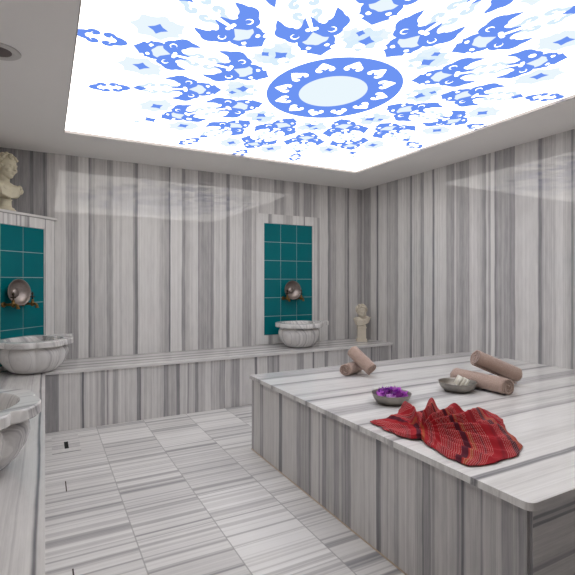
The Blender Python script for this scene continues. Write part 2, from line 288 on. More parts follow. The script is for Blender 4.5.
# ---------------------------------------------------------------- room shell
def struct(name, bm, m, **k): return tag(obj(name, bm, m, **k), kind='structure')
bm = bmesh.new(); box(bm, XL-.1, XR+.1, YF-.1, YB+.1, -.1, 0); struct('floor', bm, M_FLOOR)
bm = bmesh.new(); box(bm, XL-.1, XR+.1, YB, YB+.1, 0, ZC); struct('wall_back', bm, M_BACK)
bm = bmesh.new(); box(bm, XR, XR+.1, YF, YB, 0, ZC); struct('wall_right', bm, M_RIGHT)
bm = bmesh.new(); box(bm, XL-.1, XL, YF, YB, 0, ZC); struct('wall_left', bm, M_LEFT)
bm = bmesh.new(); box(bm, XL-.1, XR+.1, YF-.1, YF, 0, ZC); struct('wall_near', bm, M_NEAR)
PX0, PX1, PY0, PY1 = .132, 3.055, .66, 4.078
bm = bmesh.new()                       # ceiling with the opening for the light panel
xs = [XL-.1, PX0, PX1, XR+.1]; ys = [YF-.1, PY0, PY1, YB+.1]
for i in range(3):
    for j in range(3):
        if (i, j) != (1, 1): box(bm, xs[i], xs[i+1], ys[j], ys[j+1], ZC, ZC+.12)
bmesh.ops.remove_doubles(bm, verts=bm.verts, dist=1e-5)
seen = {}
for f in list(bm.faces):
    k = tuple(sorted(v.index for v in f.verts))
bm.verts.index_update()
for f in list(bm.faces):
    k = tuple(sorted(v.index for v in f.verts)); seen.setdefault(k, []).append(f)
bmesh.ops.delete(bm, geom=[f for l in seen.values() if len(l) > 1 for f in l], context='FACES')
struct('ceiling', bm, M_CEIL)
# ---------------------------------------------------------------- backlit ceiling panel with its print
CX, CY, KY = 1.64, 2.44, 1.165
def place(pts, ang, z):
    a = math.radians(ang); return [(CX + 1.03*(p*math.cos(a) - q*math.sin(a)), CY + KY*(p*math.sin(a) + q*math.cos(a)), z) for p, q in pts]
def poly(bm, pts, mi):
    g_ = {1: .006, 2: .004, 0: -.0005, 3: .001}[mi]; n_ = len(pts)
    ar = sum(pts[i][0]*pts[(i+1) % n_][1] - pts[(i+1) % n_][0]*pts[i][1] for i in range(n_)); sg = 1 if ar > 0 else -1; new = []
    for i in range(n_):
        a_, c_ = Vector(pts[i-1][:2]), Vector(pts[(i+1) % n_][:2]); d_ = (c_-a_)
        if d_.length < 1e-9: new.append(pts[i]); continue
        d_.normalize(); new.append((pts[i][0]+d_.y*g_*sg, pts[i][1]-d_.x*g_*sg, pts[i][2]))
    pts = new
    vs = [bm.verts.new(p) for p in pts]
    area = sum(pts[i][0]*pts[(i+1) % len(pts)][1] - pts[(i+1) % len(pts)][0]*pts[i][1] for i in range(len(pts)))
    if area > 0: vs = vs[::-1]
    f = bm.faces.new(vs); f.material_index = mi
def smoothp(pts, it=1):
    """round the outline a little, keeping sharp points"""
    for _ in range(it):
        out = []; n = len(pts)
        for i in range(n):
            a, b, c = Vector(pts[i-1]), Vector(pts[i]), Vector(pts[(i+1) % n])
            u, v_ = (a-b), (c-b)
            if u.length > 1e-6 and v_.length > 1e-6 and u.angle(v_) < math.radians(100): out.append(tuple(b)); continue
            out.append(tuple(b + u*.25)); out.append(tuple(b + v_*.25))
        pts = out
    return pts
def mirror(half): return half + [(p, -q) for p, q in half[::-1] if abs(q) > 1e-6]
CROWN = [(.452, 0), (.478, .030), (.490, .047), (.495, .06), (.512, .05), (.528, .066), (.53, .082), (.545, .078), (.575, .088), (.605, .082), (.607, .105), (.625, .125), (.65, .133), (.662, .148),
         (.69, .168), (.722, .165), (.74, .15), (.765, .146), (.802, .13), (.772, .122), (.745, .112), (.727, .095), (.727, .083), (.708, .074), (.705, .055), (.722, .037), (.748, .022), (.79, .013), (.70, .006), (.685, 0)]
LEAF = [(1.455, 0), (1.435, .024), (1.41, .034), (1.396, .035), (1.384, .052), (1.366, .056), (1.35, .05), (1.342, .036), (1.35, .022), (1.366, .017), (1.374, .026), (1.362, .034), (1.37, .04), (1.383, .036), (1.386, .022), (1.40, .02), (1.412, 0)]
def star(c, a=.045, b=.042, q=0):
    pts = []
    for k in range(4):
        t = k*PI/2; R = a if k % 2 == 0 else b
        pts.append((c + R*math.cos(t), q + R*math.sin(t))); pts.append((c + .36*(a+b)*.72*math.cos(t+PI/4), q + .36*(a+b)*.72*math.sin(t+PI/4)))
    return pts
def arc(c, q, R, w_, t0, t1, n=14):
    o = [(c + R*math.cos(t0+(t1-t0)*k/n), q + R*math.sin(t0+(t1-t0)*k/n)) for k in range(n+1)]
    i = [(c + (R-w_*math.sin(PI*(k+.6)/(n+1.2)))*math.cos(t0+(t1-t0)*k/n), q + (R-w_*math.sin(PI*(k+.6)/(n+1.2)))*math.sin(t0+(t1-t0)*k/n)) for k in range(n+1)]
    return o + i[::-1]
def circ(c, q, R, n=20): return [(c+R*math.cos(2*PI*k/n), q+R*math.sin(2*PI*k/n)) for k in range(n)]
def lobed(c, q, R, n, dep, ph=0, ky=1.0): 
    return [(c + R*(1-dep*abs(math.sin(n*t/2+ph)))*math.cos(t), q + ky*R*(1-dep*abs(math.sin(n*t/2+ph)))*math.sin(t)) for t in [2*PI*k/64 for k in range(64)]]
ZPN = ZC + .022
Z1, Z2, Z3 = ZPN-.0008, ZPN-.0016, ZPN-.0024
bm = bmesh.new()
v = [bm.verts.new(p) for p in ((PX0, PY0, ZPN), (PX0, PY1, ZPN), (PX1, PY1, ZPN), (PX1, PY0, ZPN))]; bm.faces.new(v).material_index = 0
def crown(f, ang):
    """f maps (r, t) of the crown's own outline to the place on the ray"""
    poly(bm, place([f(p, q) for p, q in smoothp(mirror(CROWN), 1)], ang, Z2), 1)
    poly(bm, place([f(p, q) for p, q in smoothp([(.548, 0), (.565, .026), (.572, .05), (.60, .06+.004), (.608, .04), (.625, .028), (.662, 0), (.625, -.028), (.608, -.04), (.60, -.064), (.572, -.05), (.565, -.026)], 1)], ang, Z3), 3)
    poly(bm, place([f(p, q) for p, q in [(.672, -.007), (.672, .007), (.80, .012), (.80, -.012)]], ang, Z3), 0)
    for sgn in (1, -1):
        poly(bm, place([f(p, q) for p, q in circ(.686, .018*sgn, .0125)], ang, Z3), 0)
        poly(bm, place([f(p, q*sgn) for p, q in arc(.655, .088, .021, .008, -.3, 4.6)], ang, Z3), 0)
        poly(bm, place([f(p, q*sgn) for p, q in arc(.538, .045, .013, .006, .2, 5.0)], ang, Z3), 0)
def leaf(c, ang, sgn=1, k=1.0, mi=1, z=Z2, q0=0): poly(bm, place([(c + sgn*(p-1.345)*k, q*k+q0) for p, q in smoothp(mirror(LEAF), 1)], ang, z), mi)
poly(bm, place(circ(0, 0, .40, 128), 0, Z1), 1); poly(bm, place(circ(0, 0, .205, 96), 0, Z2), 3)
TREF = [(.365, 0), (.345, .022), (.328, .032), (.315, .046), (.298, .054), (.280, .052), (.268, .038), (.270, .022), (.282, .016), (.290, .026), (.299, .026), (.300, .012), (.288, 0)]
for k in range(12): poly(bm, place(smoothp(mirror(TREF), 1), k*30+15, Z2), 0)
for k in range(8):
    e = k*45; o = e+22.5
    crown(lambda p, q: (p, q), e)
    crown(lambda p, q: (.69+(p-.46)*.92, q*.98), o)
    crown(lambda p, q: (1.19-(p-.46)*.86, q*.92), e)
    leaf(1.36, o, 1); leaf(1.335, o, -1); poly(bm, place(star(1.17, .045, .032), o, Z2), 1)
    if k % 2 == 0: leaf(1.365, e, 1); leaf(1.34, e, -1)
    else: poly(bm, place(star(1.29, .05, .05), e, Z2), 1); poly(bm, place(star(1.40, .03, .03), e, Z2), 2)
    leaf(.85, e, 1, 1.15, 2, Z1); leaf(.825, e, -1, 1.15, 2, Z1)
    leaf(1.07, o, 1, 1.2, 2, Z1); leaf(1.045, o, -1, 1.2, 2, Z1)
    for s2 in (1, -1):
        poly(bm, place(lobed(1.13, .19*s2, .125, 7, .22, .3, .8), e, Z1), 3)
        poly(bm, place(lobed(1.06, .215*s2, .06, 5, .3, .3), e, Z1), 3)
        poly(bm, place(star(1.125, .042, .036, .185*s2), e, Z2), 1)
        poly(bm, place(lobed(.60, .065*s2, .06, 6, .3, .1), o, Z1), 3)
    poly(bm, place(lobed(.56, 0, .105, 8, .25, .2, .95), o, Z1), 2)
    poly(bm, place(star(.55, .04, .036, .02), o, Z2), 1); poly(bm, place(star(.615, .022, .018, -.03), o, Z2), 1)
    poly(bm, place(arc(.50, .0, .03, .005, -2, 2), o, Z3), 0)
panel = obj('ceiling_light_panel', bm, [E_WHITE, E_BLUE, E_PALE, E_FAINT])
tag(panel, 'large backlit white ceiling panel printed with a blue ornamental medallion', 'ceiling light')
# thin painted metal trim that lines the opening
bm = bmesh.new()
for a in ((PX0+.0003, PX0+.006, PY0+.0003, PY1-.0003), (PX1-.006, PX1-.0003, PY0+.0003, PY1-.0003), (PX0+.006, PX1-.006, PY0+.0003, PY0+.004), (PX0+.006, PX1-.006, PY1-.004, PY1-.0003)):
    box(bm, a[0], a[1], a[2], a[3], ZC+.0005, ZPN-.003)
struct('trim_1', bm, simple('grey panel trim', (.40, .37, .36), .5))
# recessed downlight
t = empty('ceiling_speaker', (-.215, 2.79, ZC)); tag(t, 'round recessed ceiling speaker with a dark grille near the left edge', 'speaker')
bm = bmesh.new(); lathe(bm, [(.060, -.001), (.066, -.006), (.078, -.006), (.082, -.004), (.097, -.005), (.104, 0.0), (.104, .0), (.06, 0)], 64); obj('trim_ring', bm, simple('ceiling ring paint', (.55, .53, .51), .5), t, True)
bm = bmesh.new(); lathe(bm, [(0, -.003), (.061, -.003), (.061, -.0005), (0, -.0005)], 48); obj('grille', bm, simple('dark grille', (.13, .105, .10), .6), t)
# ---------------------------------------------------------------- benches, platform
def slab(bm, x0, x1, y0, y1, z0, z1, w_=.010):
    b2 = bmesh.new(); box(b2, x0, x1, y0, y1, z0, z1); bevel(b2, w_, 4); me = bpy.data.meshes.new('t'); b2.to_mesh(me); b2.free(); bm.from_mesh(me); bpy.data.meshes.remove(me)
lb = empty('marble_bench', (-.29, 1.3, 0)); tag(lb, 'long low marble bench along the left wall carrying two carved basins', 'bench')
def kid(o, par):
    o.parent = par; o.matrix_parent_inverse = Matrix.Translation(par.location).inverted() if par.rotation_euler.z == 0 else (Matrix.Translation(par.location) @ Matrix.Rotation(par.rotation_euler.z, 4, 'Z')).inverted(); return o
bm = bmesh.new(); box(bm, XL+.001, -.012, YF+.001, YB-.001, 0.001, ZB-.025); kid(obj('base', bm, M_LBENCH), lb)
bm = bmesh.new(); slab(bm, XL+.001, .0, YF+.001, YB-.001, ZB-.025, ZB, .006); kid(obj('seat_slab', bm, M_LTOP, smooth=False), lb)
bb = empty('marble_bench', (1.85, 4.5, 0)); tag(bb, 'low marble bench running along the back wall, faced with vertical grey stripes', 'bench')
bm = bmesh.new(); box(bm, .001, XR-.001, 4.2, YB-.001, .001, ZB-.025); kid(obj('base', bm, M_BENCH), bb)
bm = bmesh.new(); slab(bm, .001, XR-.001, 4.185, YB-.001, ZB-.025, ZB, .008); kid(obj('seat_slab', bm, M_BTOP), bb)
pf = empty('heated_marble_platform', (2.5, 2.0, 0)); tag(pf, 'large raised marble platform in the centre of the steam room, towels and bowls on it', 'platform')
bm = bmesh.new(); box(bm, 1.355, XR-.001, .898, 3.09, .001, ZP-.026)
for f in bm.faces: f.material_index = 1 if abs(f.calc_center_median().y-.898) < .01 else 0
bmesh.ops.bevel(bm, geom=[e for e in bm.edges if all(abs(v.co.x-1.355) < .001 and abs(v.co.y-.898) < .001 for v in e.verts)], offset=.012, segments=4, affect='EDGES')
kid(obj('base', bm, [M_SIDE, M_FRONT]), pf)
bm = bmesh.new()
pts = [(1.34, 3.10), (1.34, .885+.03)] + [(1.34+.03-.03*math.cos(a), .885+.03-.03*math.sin(a)) for a in [PI/2*k/6 for k in range(1, 6)]] + [(1.37, .885), (XR-.001, .885), (XR-.001, 3.10)]
prism(bm, pts, ZP-.026, ZP); bevel(bm, .009, 4, 40); kid(obj('top_slab', bm, M_TOP), pf)
# ---------------------------------------------------------------- tiled niches
def tile_panel(n_rows, zt, ts=.2205):
    """18 glazed tiles on grout in the local XZ plane, y = 0 is the wall, -y the room"""
    bm = bmesh.new(); w_ = 3*ts
    box(bm, -w_/2, w_/2, -.004, 0, zt-n_rows*ts, zt, 1)
    b2 = bmesh.new()
    for i in range(3):
        for j in range(n_rows):
            x0 = -w_/2+i*ts+.0028; z1 = zt-j*ts-.0028; box(b2, x0, x0+ts-.0056, -.0065, -.001, z1-ts+.0056, z1, 0)
    bevel(b2, .0012, 2); me = bpy.data.meshes.new('t'); b2.to_mesh(me); b2.free(); bm.from_mesh(me); bpy.data.meshes.remove(me)
    return bm
def board(bm, quad, y0, y1):
    a = [bm.verts.new((x, y0, z)) for x, z in quad]; b = [bm.verts.new((x, y1, z)) for x, z in quad]
    bm.faces.new(a); bm.faces.new(b[::-1])
    for i in range(4): bm.faces.new((a[i], b[i], b[(i+1) % 4], a[(i+1) % 4]))
def frame(w_, zt, zb, wo, zo, zbo):
    bm = bmesh.new(); g = .0006
    board(bm, [(-wo, zo), (wo, zo), (w_, zt), (-w_, zt)], -.012, 0)
    board(bm, [(-wo, zo-g), (-w_, zt-g), (-w_, zb), (-wo, zbo)], -.0115, 0); board(bm, [(wo, zo-g), (wo, zbo), (w_, zb), (w_, zt-g)], -.0115, 0)
    board(bm, [(-wo, zbo-g), (-w_, zb-g), (w_, zb-g), (wo, zbo-g)], -.0115, 0)
    bmesh.ops.recalc_face_normals(bm, faces=bm.faces); return bm
nz = empty('tiled_wall_niche', (2.582, YB-.001, 0)); tag(nz, 'teal tiled panel in a mitred marble frame on the back wall', 'tile panel')
obj('tile_panel', tile_panel(6, 1.928, .2185), [M_TEAL, M_GROUT], nz); obj('frame', frame(.3295, 1.929, .615, .437, 2.037, ZB+.004), M_FRAME, nz)
# corner pier set at 45 degrees
DX, DY = .082, YB
pier = empty('corner_fountain_pier', (-.583, 4.79, 0)); tag(pier, 'diagonal marble corner pier with a teal tiled face and a projecting top ledge', 'pier')
bm = bmesh.new(); prism(bm, [(XL+.001, YB-.001), (XL+.001, YB-.665+.001), (DX-.001, YB-.001)], ZB+.001, 1.818); kid(obj('core', bm, M_DFRAME), pier)
q = .02
bm = bmesh.new(); prism(bm, [(XL+.001, YB-.001), (XL+.001, YB-.665-q), (XL+.012, YB-.665-q), (DX+q, YB-.012), (DX+q, YB-.001)], 1.818, 1.84); bevel(bm, .004, 3); kid(obj('ledge', bm, M_LEDGE), pier)
mid = Vector((DX-.47*.7071+.0007, YB-.47*.7071-.0007, 0))
face = empty('tiled_face', mid, PI/4)
bm = tile_panel(6, 1.722); R45 = Matrix.Translation(mid) @ Matrix.Rotation(PI/4, 4, 'Z'); bmesh.ops.transform(bm, matrix=R45, verts=bm.verts); kid(obj('tile_panel', bm, [M_TEAL, M_GROUT]), pier)
bm = frame(.3315, 1.723, ZB+.004+.04, .425, 1.815, ZB+.004); bmesh.ops.transform(bm, matrix=R45, verts=bm.verts); kid(obj('frame', bm, M_DFRAME), pier)
bpy.data.objects.remove(face)
# ---------------------------------------------------------------- carved basins
def rim_r(t, R):
    """lobed plan: four lobes meeting in notches on the diagonals; t = 0 is the front"""
    return R*(.87 + .165*abs(math.cos(3.5*(t+.26)))**.32)
BACK = .86
def basin(loc, rz, seed, label, R=.27, H_=.272):
    root = empty('carved_marble_basin', loc, rz); tag(root, label, 'basin')
    m = basin_mat('veined marble basin', seed); n = 192
    bm = bmesh.new()
    def ring(f, z, dk=0): return [bm.verts.new((f(2*PI*k/n)*math.sin(2*PI*k/n), min(-f(2*PI*k/n)*math.cos(2*PI*k/n), R*BACK-dk), z)) for k in range(n)]
    prof = [(.30, 0), (.50, .004), (.62, .02), (.76, .06), (.86, .11), (.905, .155), (.90, .180), (.85, .205), (.80, .218), (.80, H_-.050)]
    rings = []
    for s_, z in prof:
        rings.append(ring(lambda t, s_=s_, z=z: R*s_*(1 - (.03 + .10*min(1, z/.15))*(1-abs(math.cos(3.5*(t+.26)))**.4)), z, .012))
    def rimf(t, k=1.0): return rim_r(t, R*k)
    for k, z in ((1.0-.018, H_-.047), (1.0, H_-.042), (1.0, H_-.006), (.983, H_)): rings.append(ring(lambda t, k=k: rimf(t, k), z))
    for s_, z in [(.77, H_), (.75, H_-.006), (.72, H_-.04), (.66, .13), (.5, .075), (.25, .05), (.08, .047)]: rings.append(ring(lambda t, s_=s_: R*s_, z, .02))
    for a, b in zip(rings, rings[1:]):
        for k in range(n): bm.faces.new((a[k], a[(k+1) % n], b[(k+1) % n], b[k]))
    bm.faces.new(rings[0][::-1]); bm.faces.new(rings[-1])
    body = obj('bowl', bm, m, root, True)
    body.data.set_sharp_from_angle(angle=math.radians(38))
    # the flat ear of the rim on the right
    bm = bmesh.new()
    pts = [(.17, -.03), (.30, -.035), (.325, -.022), (.345, -.028), (.385, -.028), (.395, -.02), (.395, .07), (.385, .085), (.345, .085), (.325, .08), (.30, .10), (.18, .12)]
    prism(bm, [(x*R/.27, y*R/.27) for x, y in pts], H_-.046, H_-.0008); bevel(bm, .004, 2); obj('rim_ear', bm, m, root)
    # drain plug seat
    bm = bmesh.new(); lathe(bm, [(0, .0482), (.019, .0482), (.023, .0495), (.024, .047)], 24); obj('drain', bm, M_BRASS, root, True)
    return root
basin((2.545, 4.465, ZB+.0005), 0, .3, 'carved marble basin on the back bench below the framed teal tiles', .264, .275)
basin((-.082, 4.272, ZB+.0005), PI/4, 1.9, 'carved marble basin in the left corner below the diagonal teal tiled pier', .285, .268)
basin((-.318, 2.105, ZB+.0005), PI/2, 3.4, 'nearest carved marble basin on the left bench, cut off by the photo edge', .298, .268)
# ---------------------------------------------------------------- taps and hanging bowls
def tap(loc, rz, label, group):
    root = empty('brass_tap', loc, rz); tag(root, label, 'tap', group)
    bm = bmesh.new(); lathe(bm, [(0, 0), (.022, 0), (.024, .004), (.016, .009), (.011, .012)], 24, rmat('X', 90)); tube(bm, [(0, 0, 0), (0, -.05, 0), (0, -.10, 0)], [.010, .012, .010], 14)
    lathe(bm, [(0, -.022), (.010, -.020), (.016, -.010), (.017, .008), (.012, .018), (.010, .030), (.013, .034), (.009, .040), (0, .041)], 20, Matrix.Translation((0, -.105, 0))); obj('body', bm, M_BRASS, root, True)
    bm = bmesh.new(); tube(bm, [(0, -.112, 0), (0, -.135, .002), (0, -.150, -.008), (0, -.155, -.026)], [.011, .010, .010, .012], 14); lathe(bm, [(.0, 0), (.014, 0), (.015, .006), (.011, .010), (0, .010)], 16, Matrix.Translation((0, -.155, -.034))); obj('spout', bm, M_BRASS, root, True)
    bm = bmesh.new(); lathe(bm, [(0, .04), (.006, .042), (.005, .052), (.012, .060), (.005, .068), (.006, .078), (.011, .088), (.004, .100), (0, .108)], 16, Matrix.Translation((0, -.105, 0)))
    tube(bm, [(-.022, -.105, .060), (-.008, -.105, .060), (.008, -.105, .060), (.022, -.105, .060)], [.006, .004, .004, .006], 10); obj('handle', bm, M_DARKMETAL, root, True); return root
def hung_bowl(loc, rz, label):
    root = empty('metal_bath_bowl', loc, rz); tag(root, label, 'bowl')
    M = Matrix.Translation((0, 0, 0)) @ rmat('X', 84)
    pr = [(0, 0), (.05, .002), (.082, .016), (.100, .036), (.109, .054), (.113, .055), (.112, .051), (.103, .033), (.085, .012), (.05, -.002), (0, -.004)]
    bm = bmesh.new(); lathe(bm, pr, 56, M); obj('shell', bm, M_TIN, root, True)
    bm = bmesh.new(); lathe(bm, [(.036, .0015), (.036, .007), (.030, .013), (.014, .016), (0, .017)], 32, M); obj('centre_boss', bm, M_TIN, root, True); return root
g = 'brass taps'
for sx, w_ in ((-.095, 'left'), (.095, 'right')):
    tap((2.60+sx, YB-.009, 1.045), 0, f'{w_} brass tap of the pair on the teal tiles of the back wall', g)
    p = mid + Matrix.Rotation(PI/4, 3, 'Z') @ Vector((sx+.01, -.008, 1.055)); tap(p, PI/4, f'{w_} brass tap of the pair on the diagonal corner pier', g)
hung_bowl((2.60, YB-.026, 1.137), 0, 'round metal bath bowl propped behind the taps on the back wall tiles')
p = mid + Matrix.Rotation(PI/4, 3, 'Z') @ Vector((.01, -.025, 1.150)); hung_bowl(p, PI/4, 'round metal bath bowl propped behind the taps on the corner pier')
# ---------------------------------------------------------------- busts
def remeshed(name, bm, mat, parent, vox=.0035, it=3, disp=0):
    me = bpy.data.meshes.new(name); bm.to_mesh(me); bm.free(); o = link_mesh(name, me, parent, [mat])
    r = o.modifiers.new('r', 'REMESH'); r.mode = 'VOXEL'; r.voxel_size = vox; r.use_smooth_shade = True
    s_ = o.modifiers.new('s', 'SMOOTH'); s_.factor = .5; s_.iterations = it
    return o
def head(bm, hb, c, s_, yaw, tilt=0, child=False):
    """head facing -Y, c = centre of skull, s_ = head height"""
    T = Matrix.Translation(c) @ rmat('Z', yaw) @ rmat('X', tilt) @ Matrix.Scale(s_, 4)
    def b(b_, x, y, z, rx, ry, rz, M=None): blob(b_, (0, 0, 0), (1, 1, 1), T @ Matrix.Translation((x, y, z)) @ (M or Matrix()) @ Matrix.Diagonal((rx, ry, rz, 1)))
    b(bm, 0, .04, .10, .32, .40, .36)                       # skull
    b(bm, 0, -.10, -.10, .27, .27, .36)                     # face
    b(bm, 0, -.19, -.37, .13, .12, .10)                     # chin
    b(bm, 0, -.05, -.26, .23, .22, .16)                     # jaw
    b(bm, 0, -.335, .055, .20, .05, .035)                   # brow
    b(bm, 0, -.385, -.03, .042, .05, .13, rmat('X', -14)); b(bm, 0, -.425, -.12, .055, .06, .045)   # nose
    b(bm, 0, -.335, -.225, .085, .05, .024); b(bm, 0, -.33, -.272, .07, .045, .026)                 # lips
    for sx in (1, -1):
        b(bm, .115*sx, -.325, -.01, .055, .035, .035); b(bm, .16*sx, -.24, -.14, .10, .10, .10)
        b(bm, .31*sx, .02, -.05, .03, .07, .10); b(bm, .035*sx, -.385, -.13, .03, .035, .028)
    rnd = random.Random(int(s_*10000))
    for k in range(150):                                    # curls
        u = rnd.uniform(0, 2*PI); w_ = rnd.uniform(-.45, 1); rr = math.sqrt(max(0, 1-w_*w_))
        x, y, z = .345*rr*math.cos(u), .05+.43*rr*math.sin(u), .12+.385*w_
        if y < -.10 and z < .27: continue
        if y < .0 and z < .12 and abs(x) < .28: continue
        r = rnd.uniform(.05, .085); b(hb, x, y, z, r, r, r*rnd.uniform(.7, 1))
def bust_classic(loc, rz):
    root = empty('stone_bust', loc, rz); tag(root, 'cream stone bust with curly hair and draped shoulders on the corner pier ledge', 'bust')
    bm = bmesh.new(); hb = bmesh.new(); H0 = .215
    head(bm, hb, (0, -.01, .380), H0, 0, 6)
    tube(bm, [(0, .02, .20), (0, .015, .26), (0, .008, .34)], [.056, .044, .042], 20)
    blob(bm, (0, .012, .195), (.125, .068, .062)); blob(bm, (0, -.012, .180), (.105, .062, .050)); blob(bm, (0, .0, .142), (.055, .042, .035))
    for sx in (1, -1): blob(bm, (.110*sx, .010, .185), (.050, .050, .060)); blob(bm, (.05*sx, -.055, .185), (.045, .022, .035))
    tube(bm, [(0, 0, .03), (0, 0, .13)], [.05, .040], 20)
    body = remeshed('figure', bm, M_BUST, root)
    remeshed('hair', hb, M_BUST, body, .003, 1)
    bm = bmesh.new()
    for k in range(9):                                      # cloak folds over the shoulders and the chest
        f = k/8; z0 = .238-.007*k
        tube(bm, [(-.165+.01*k, .02, z0-.035), (-.105, -.040-.003*k, z0-.03-.002*k), (-.03, -.072, z0-.045-.003*k), (.05, -.068, z0-.035-.002*k), (.12, -.035, z0-.008-.001*k), (.155-.01*k, .03, z0-.005)], [.008, .012, .012, .012, .012, .008], 10)
    tube(bm, [(-.14, .05, .21), (-.07, .065, .245), (0, .06, .262), (.07, .06, .25), (.14, .04, .215)], [.016, .022, .022, .022, .018], 12)
    blob(bm, (.145, 0, .195), (.036, .045, .034)); blob(bm, (-.145, 0, .185), (.036, .045, .034)); blob(bm, (.105, -.055, .215), (.018, .014, .018))
    remeshed('cloak', bm, M_BUST, body, .0035, 1)
    bm = bmesh.new(); lathe(bm, [(0, 0), (.078, 0), (.080, .012), (.070, .016), (.066, .028), (.048, .036), (.036, .055), (.034, .075), (.046, .088), (.052, .10), (0, .10)], 40)
    obj('socle', bm, M_BUST, root, True); return root
bust_classic((-.297, 4.505, 1.8405), math.radians(52))
def bust_child(loc, rz):
    root = empty('stone_bust', loc, rz); tag(root, 'small buff stone bust of a curly haired child on a square pillar, back bench corner', 'bust')
    bm = bmesh.new(); hb = bmesh.new()
    head(bm, hb, (0, 0, .362), .180, 14, 8)
    tube(bm, [(0, .01, .26), (0, .006, .35)], [.034, .028], 16)
    blob(bm, (0, .0, .272), (.070, .044, .038)); blob(bm, (0, -.010, .245), (.060, .042, .042)); blob(bm, (0, 0, .222), (.04, .034, .03))
    for sx in (1, -1): blob(bm, (.062*sx, 0, .270+(.012 if sx > 0 else 0)), (.034, .034, .032))
    body = remeshed('figure', bm, M_BUST2, root, .003, 2)
    remeshed('hair', hb, M_BUST2, body, .0028, 1)
    bm = bmesh.new()
    for k in range(5): tube(bm, [(-.10+.006*k, .0, .275-.014*k), (-.055, -.042, .260-.014*k), (.01, -.056, .258-.013*k), (.065, -.038, .280-.012*k), (.11-.006*k, 0, .296-.014*k)], [.008, .011, .011, .011, .008], 8)
    remeshed('cloak', bm, M_BUST2, body, .003, 1)
    bm = bmesh.new()
    for a, z0, z1 in ((.064, 0, .022), (.058, .022, .032), (.050, .032, .165), (.058, .165, .177), (.050, .177, .200)): box(bm, -a, a, -a*.95, a*.95, z0, z1)
    bevel(bm, .003, 2); obj('pillar', bm, M_BUST2, root); return root
bust_child((3.455, 4.50, ZB+.0005), math.radians(-34))
# ---------------------------------------------------------------- towels
def towel(name_label, a, b, R, turns=3.4, seed=0, flat=.93, group='rolled towels'):
    """rolled towel from point a to point b (centres of its ends)"""
    a, b = Vector(a), Vector(b); L = (b-a).length; d = (b-a).normalized()
    up = (Vector((0, 0, 1)) - d*d.z).normalized(); s_ = d.cross(up)
    root = bpy.data.objects.new('rolled_towel', None)
    rnd = random.Random(seed); r0 = .008; th = (R-r0)/turns; N = int(turns*30); ns = 22
    def P(t, rr, k):
        ang = 2*PI*turns*t + seed; r = rr
        z = k/ns; wob = 1 + .03*mnoise.noise(Vector((math.cos(ang)*1.4, math.sin(ang)*1.4, z*3+seed*3.1)))
        endo = (.006*mnoise.noise(Vector((ang*.5, seed, 2.0))) + .012*(1-t)**1.0*(-1 if k == 0 else 1)*-.6) if k in (0, ns) else 0
        x, y = r*math.cos(ang)*wob, r*math.sin(ang)*wob*flat
        pos = a + d*(L*z + (endo if k in (0, ns) else 0)) + s_*x + up*y
        return pos
    bm = bmesh.new(); out = []; inn = []
    for i in range(N+1):
        t = i/N; ro = r0 + (R-r0)*t; ri = max(.002, ro - th*.76)
        if t > .985: ri = ro - th*.45
        out.append([bm.verts.new(P(t, ro, k)) for k in range(ns+1)]); inn.append([bm.verts.new(P(t, ri, k)) for k in range(ns+1)])
    for i in range(N):
        for k in range(ns):
            bm.faces.new((out[i][k], out[i][k+1], out[i+1][k+1], out[i+1][k])); bm.faces.new((inn[i][k+1], inn[i][k], inn[i+1][k], inn[i+1][k+1]))
        bm.faces.new((out[i][0], out[i+1][0], inn[i+1][0], inn[i][0])); bm.faces.new((out[i+1][ns], out[i][ns], inn[i][ns], inn[i+1][ns]))
    for k in range(ns):
        bm.faces.new((out[N][k], out[N][k+1], inn[N][k+1], inn[N][k])); bm.faces.new((out[0][k+1], out[0][k], inn[0][k], inn[0][k+1]))
    bmesh.ops.recalc_face_normals(bm, faces=bm.faces)
    c = (a+b)/2
    for v in bm.verts:
        n_ = mnoise.noise(v.co*30)*.004 + mnoise.noise(v.co*95)*.0035; v.co += (v.co-c).normalized()*n_
    lo = min(v.co.z for v in bm.verts)
    o = obj('rolled_towel', bm, M_TERRY, None, True); bpy.data.objects.remove(root)
    tag(o, name_label, 'towel', group); return o, lo
R1, R2 = .055, .063
def rest(o, lo, z):   # lower or raise so that it touches
    o.location.z += z - lo
o, lo = towel('rolled pink beige towel lying underneath in the far left pair', (1.945, 2.735, ZP+R1), (2.15, 2.83, ZP+R1), R1, 3.0, 1.1); rest(o, lo, ZP+.0005)
o, lo = towel('rolled pink beige towel leaning on top in the far left pair', (2.090, 2.60, ZP+.060), (2.052, 2.785, ZP+.175), R1-.002, 3.4, 2.3)
o, lo = towel('rolled pink beige towel lying underneath behind the soap bowl', (2.505, 1.800, ZP+R2), (2.50, 2.200, ZP+R2), R2+.001, 3.0, 3.7); rest(o, lo, ZP+.0005)
o, lo = towel('rolled pink beige towel leaning across the towel behind the soap bowl', (2.515, 2.055, ZP+.196), (2.775, 1.930, ZP+.070), R2-.001, 4.0, 5.2)
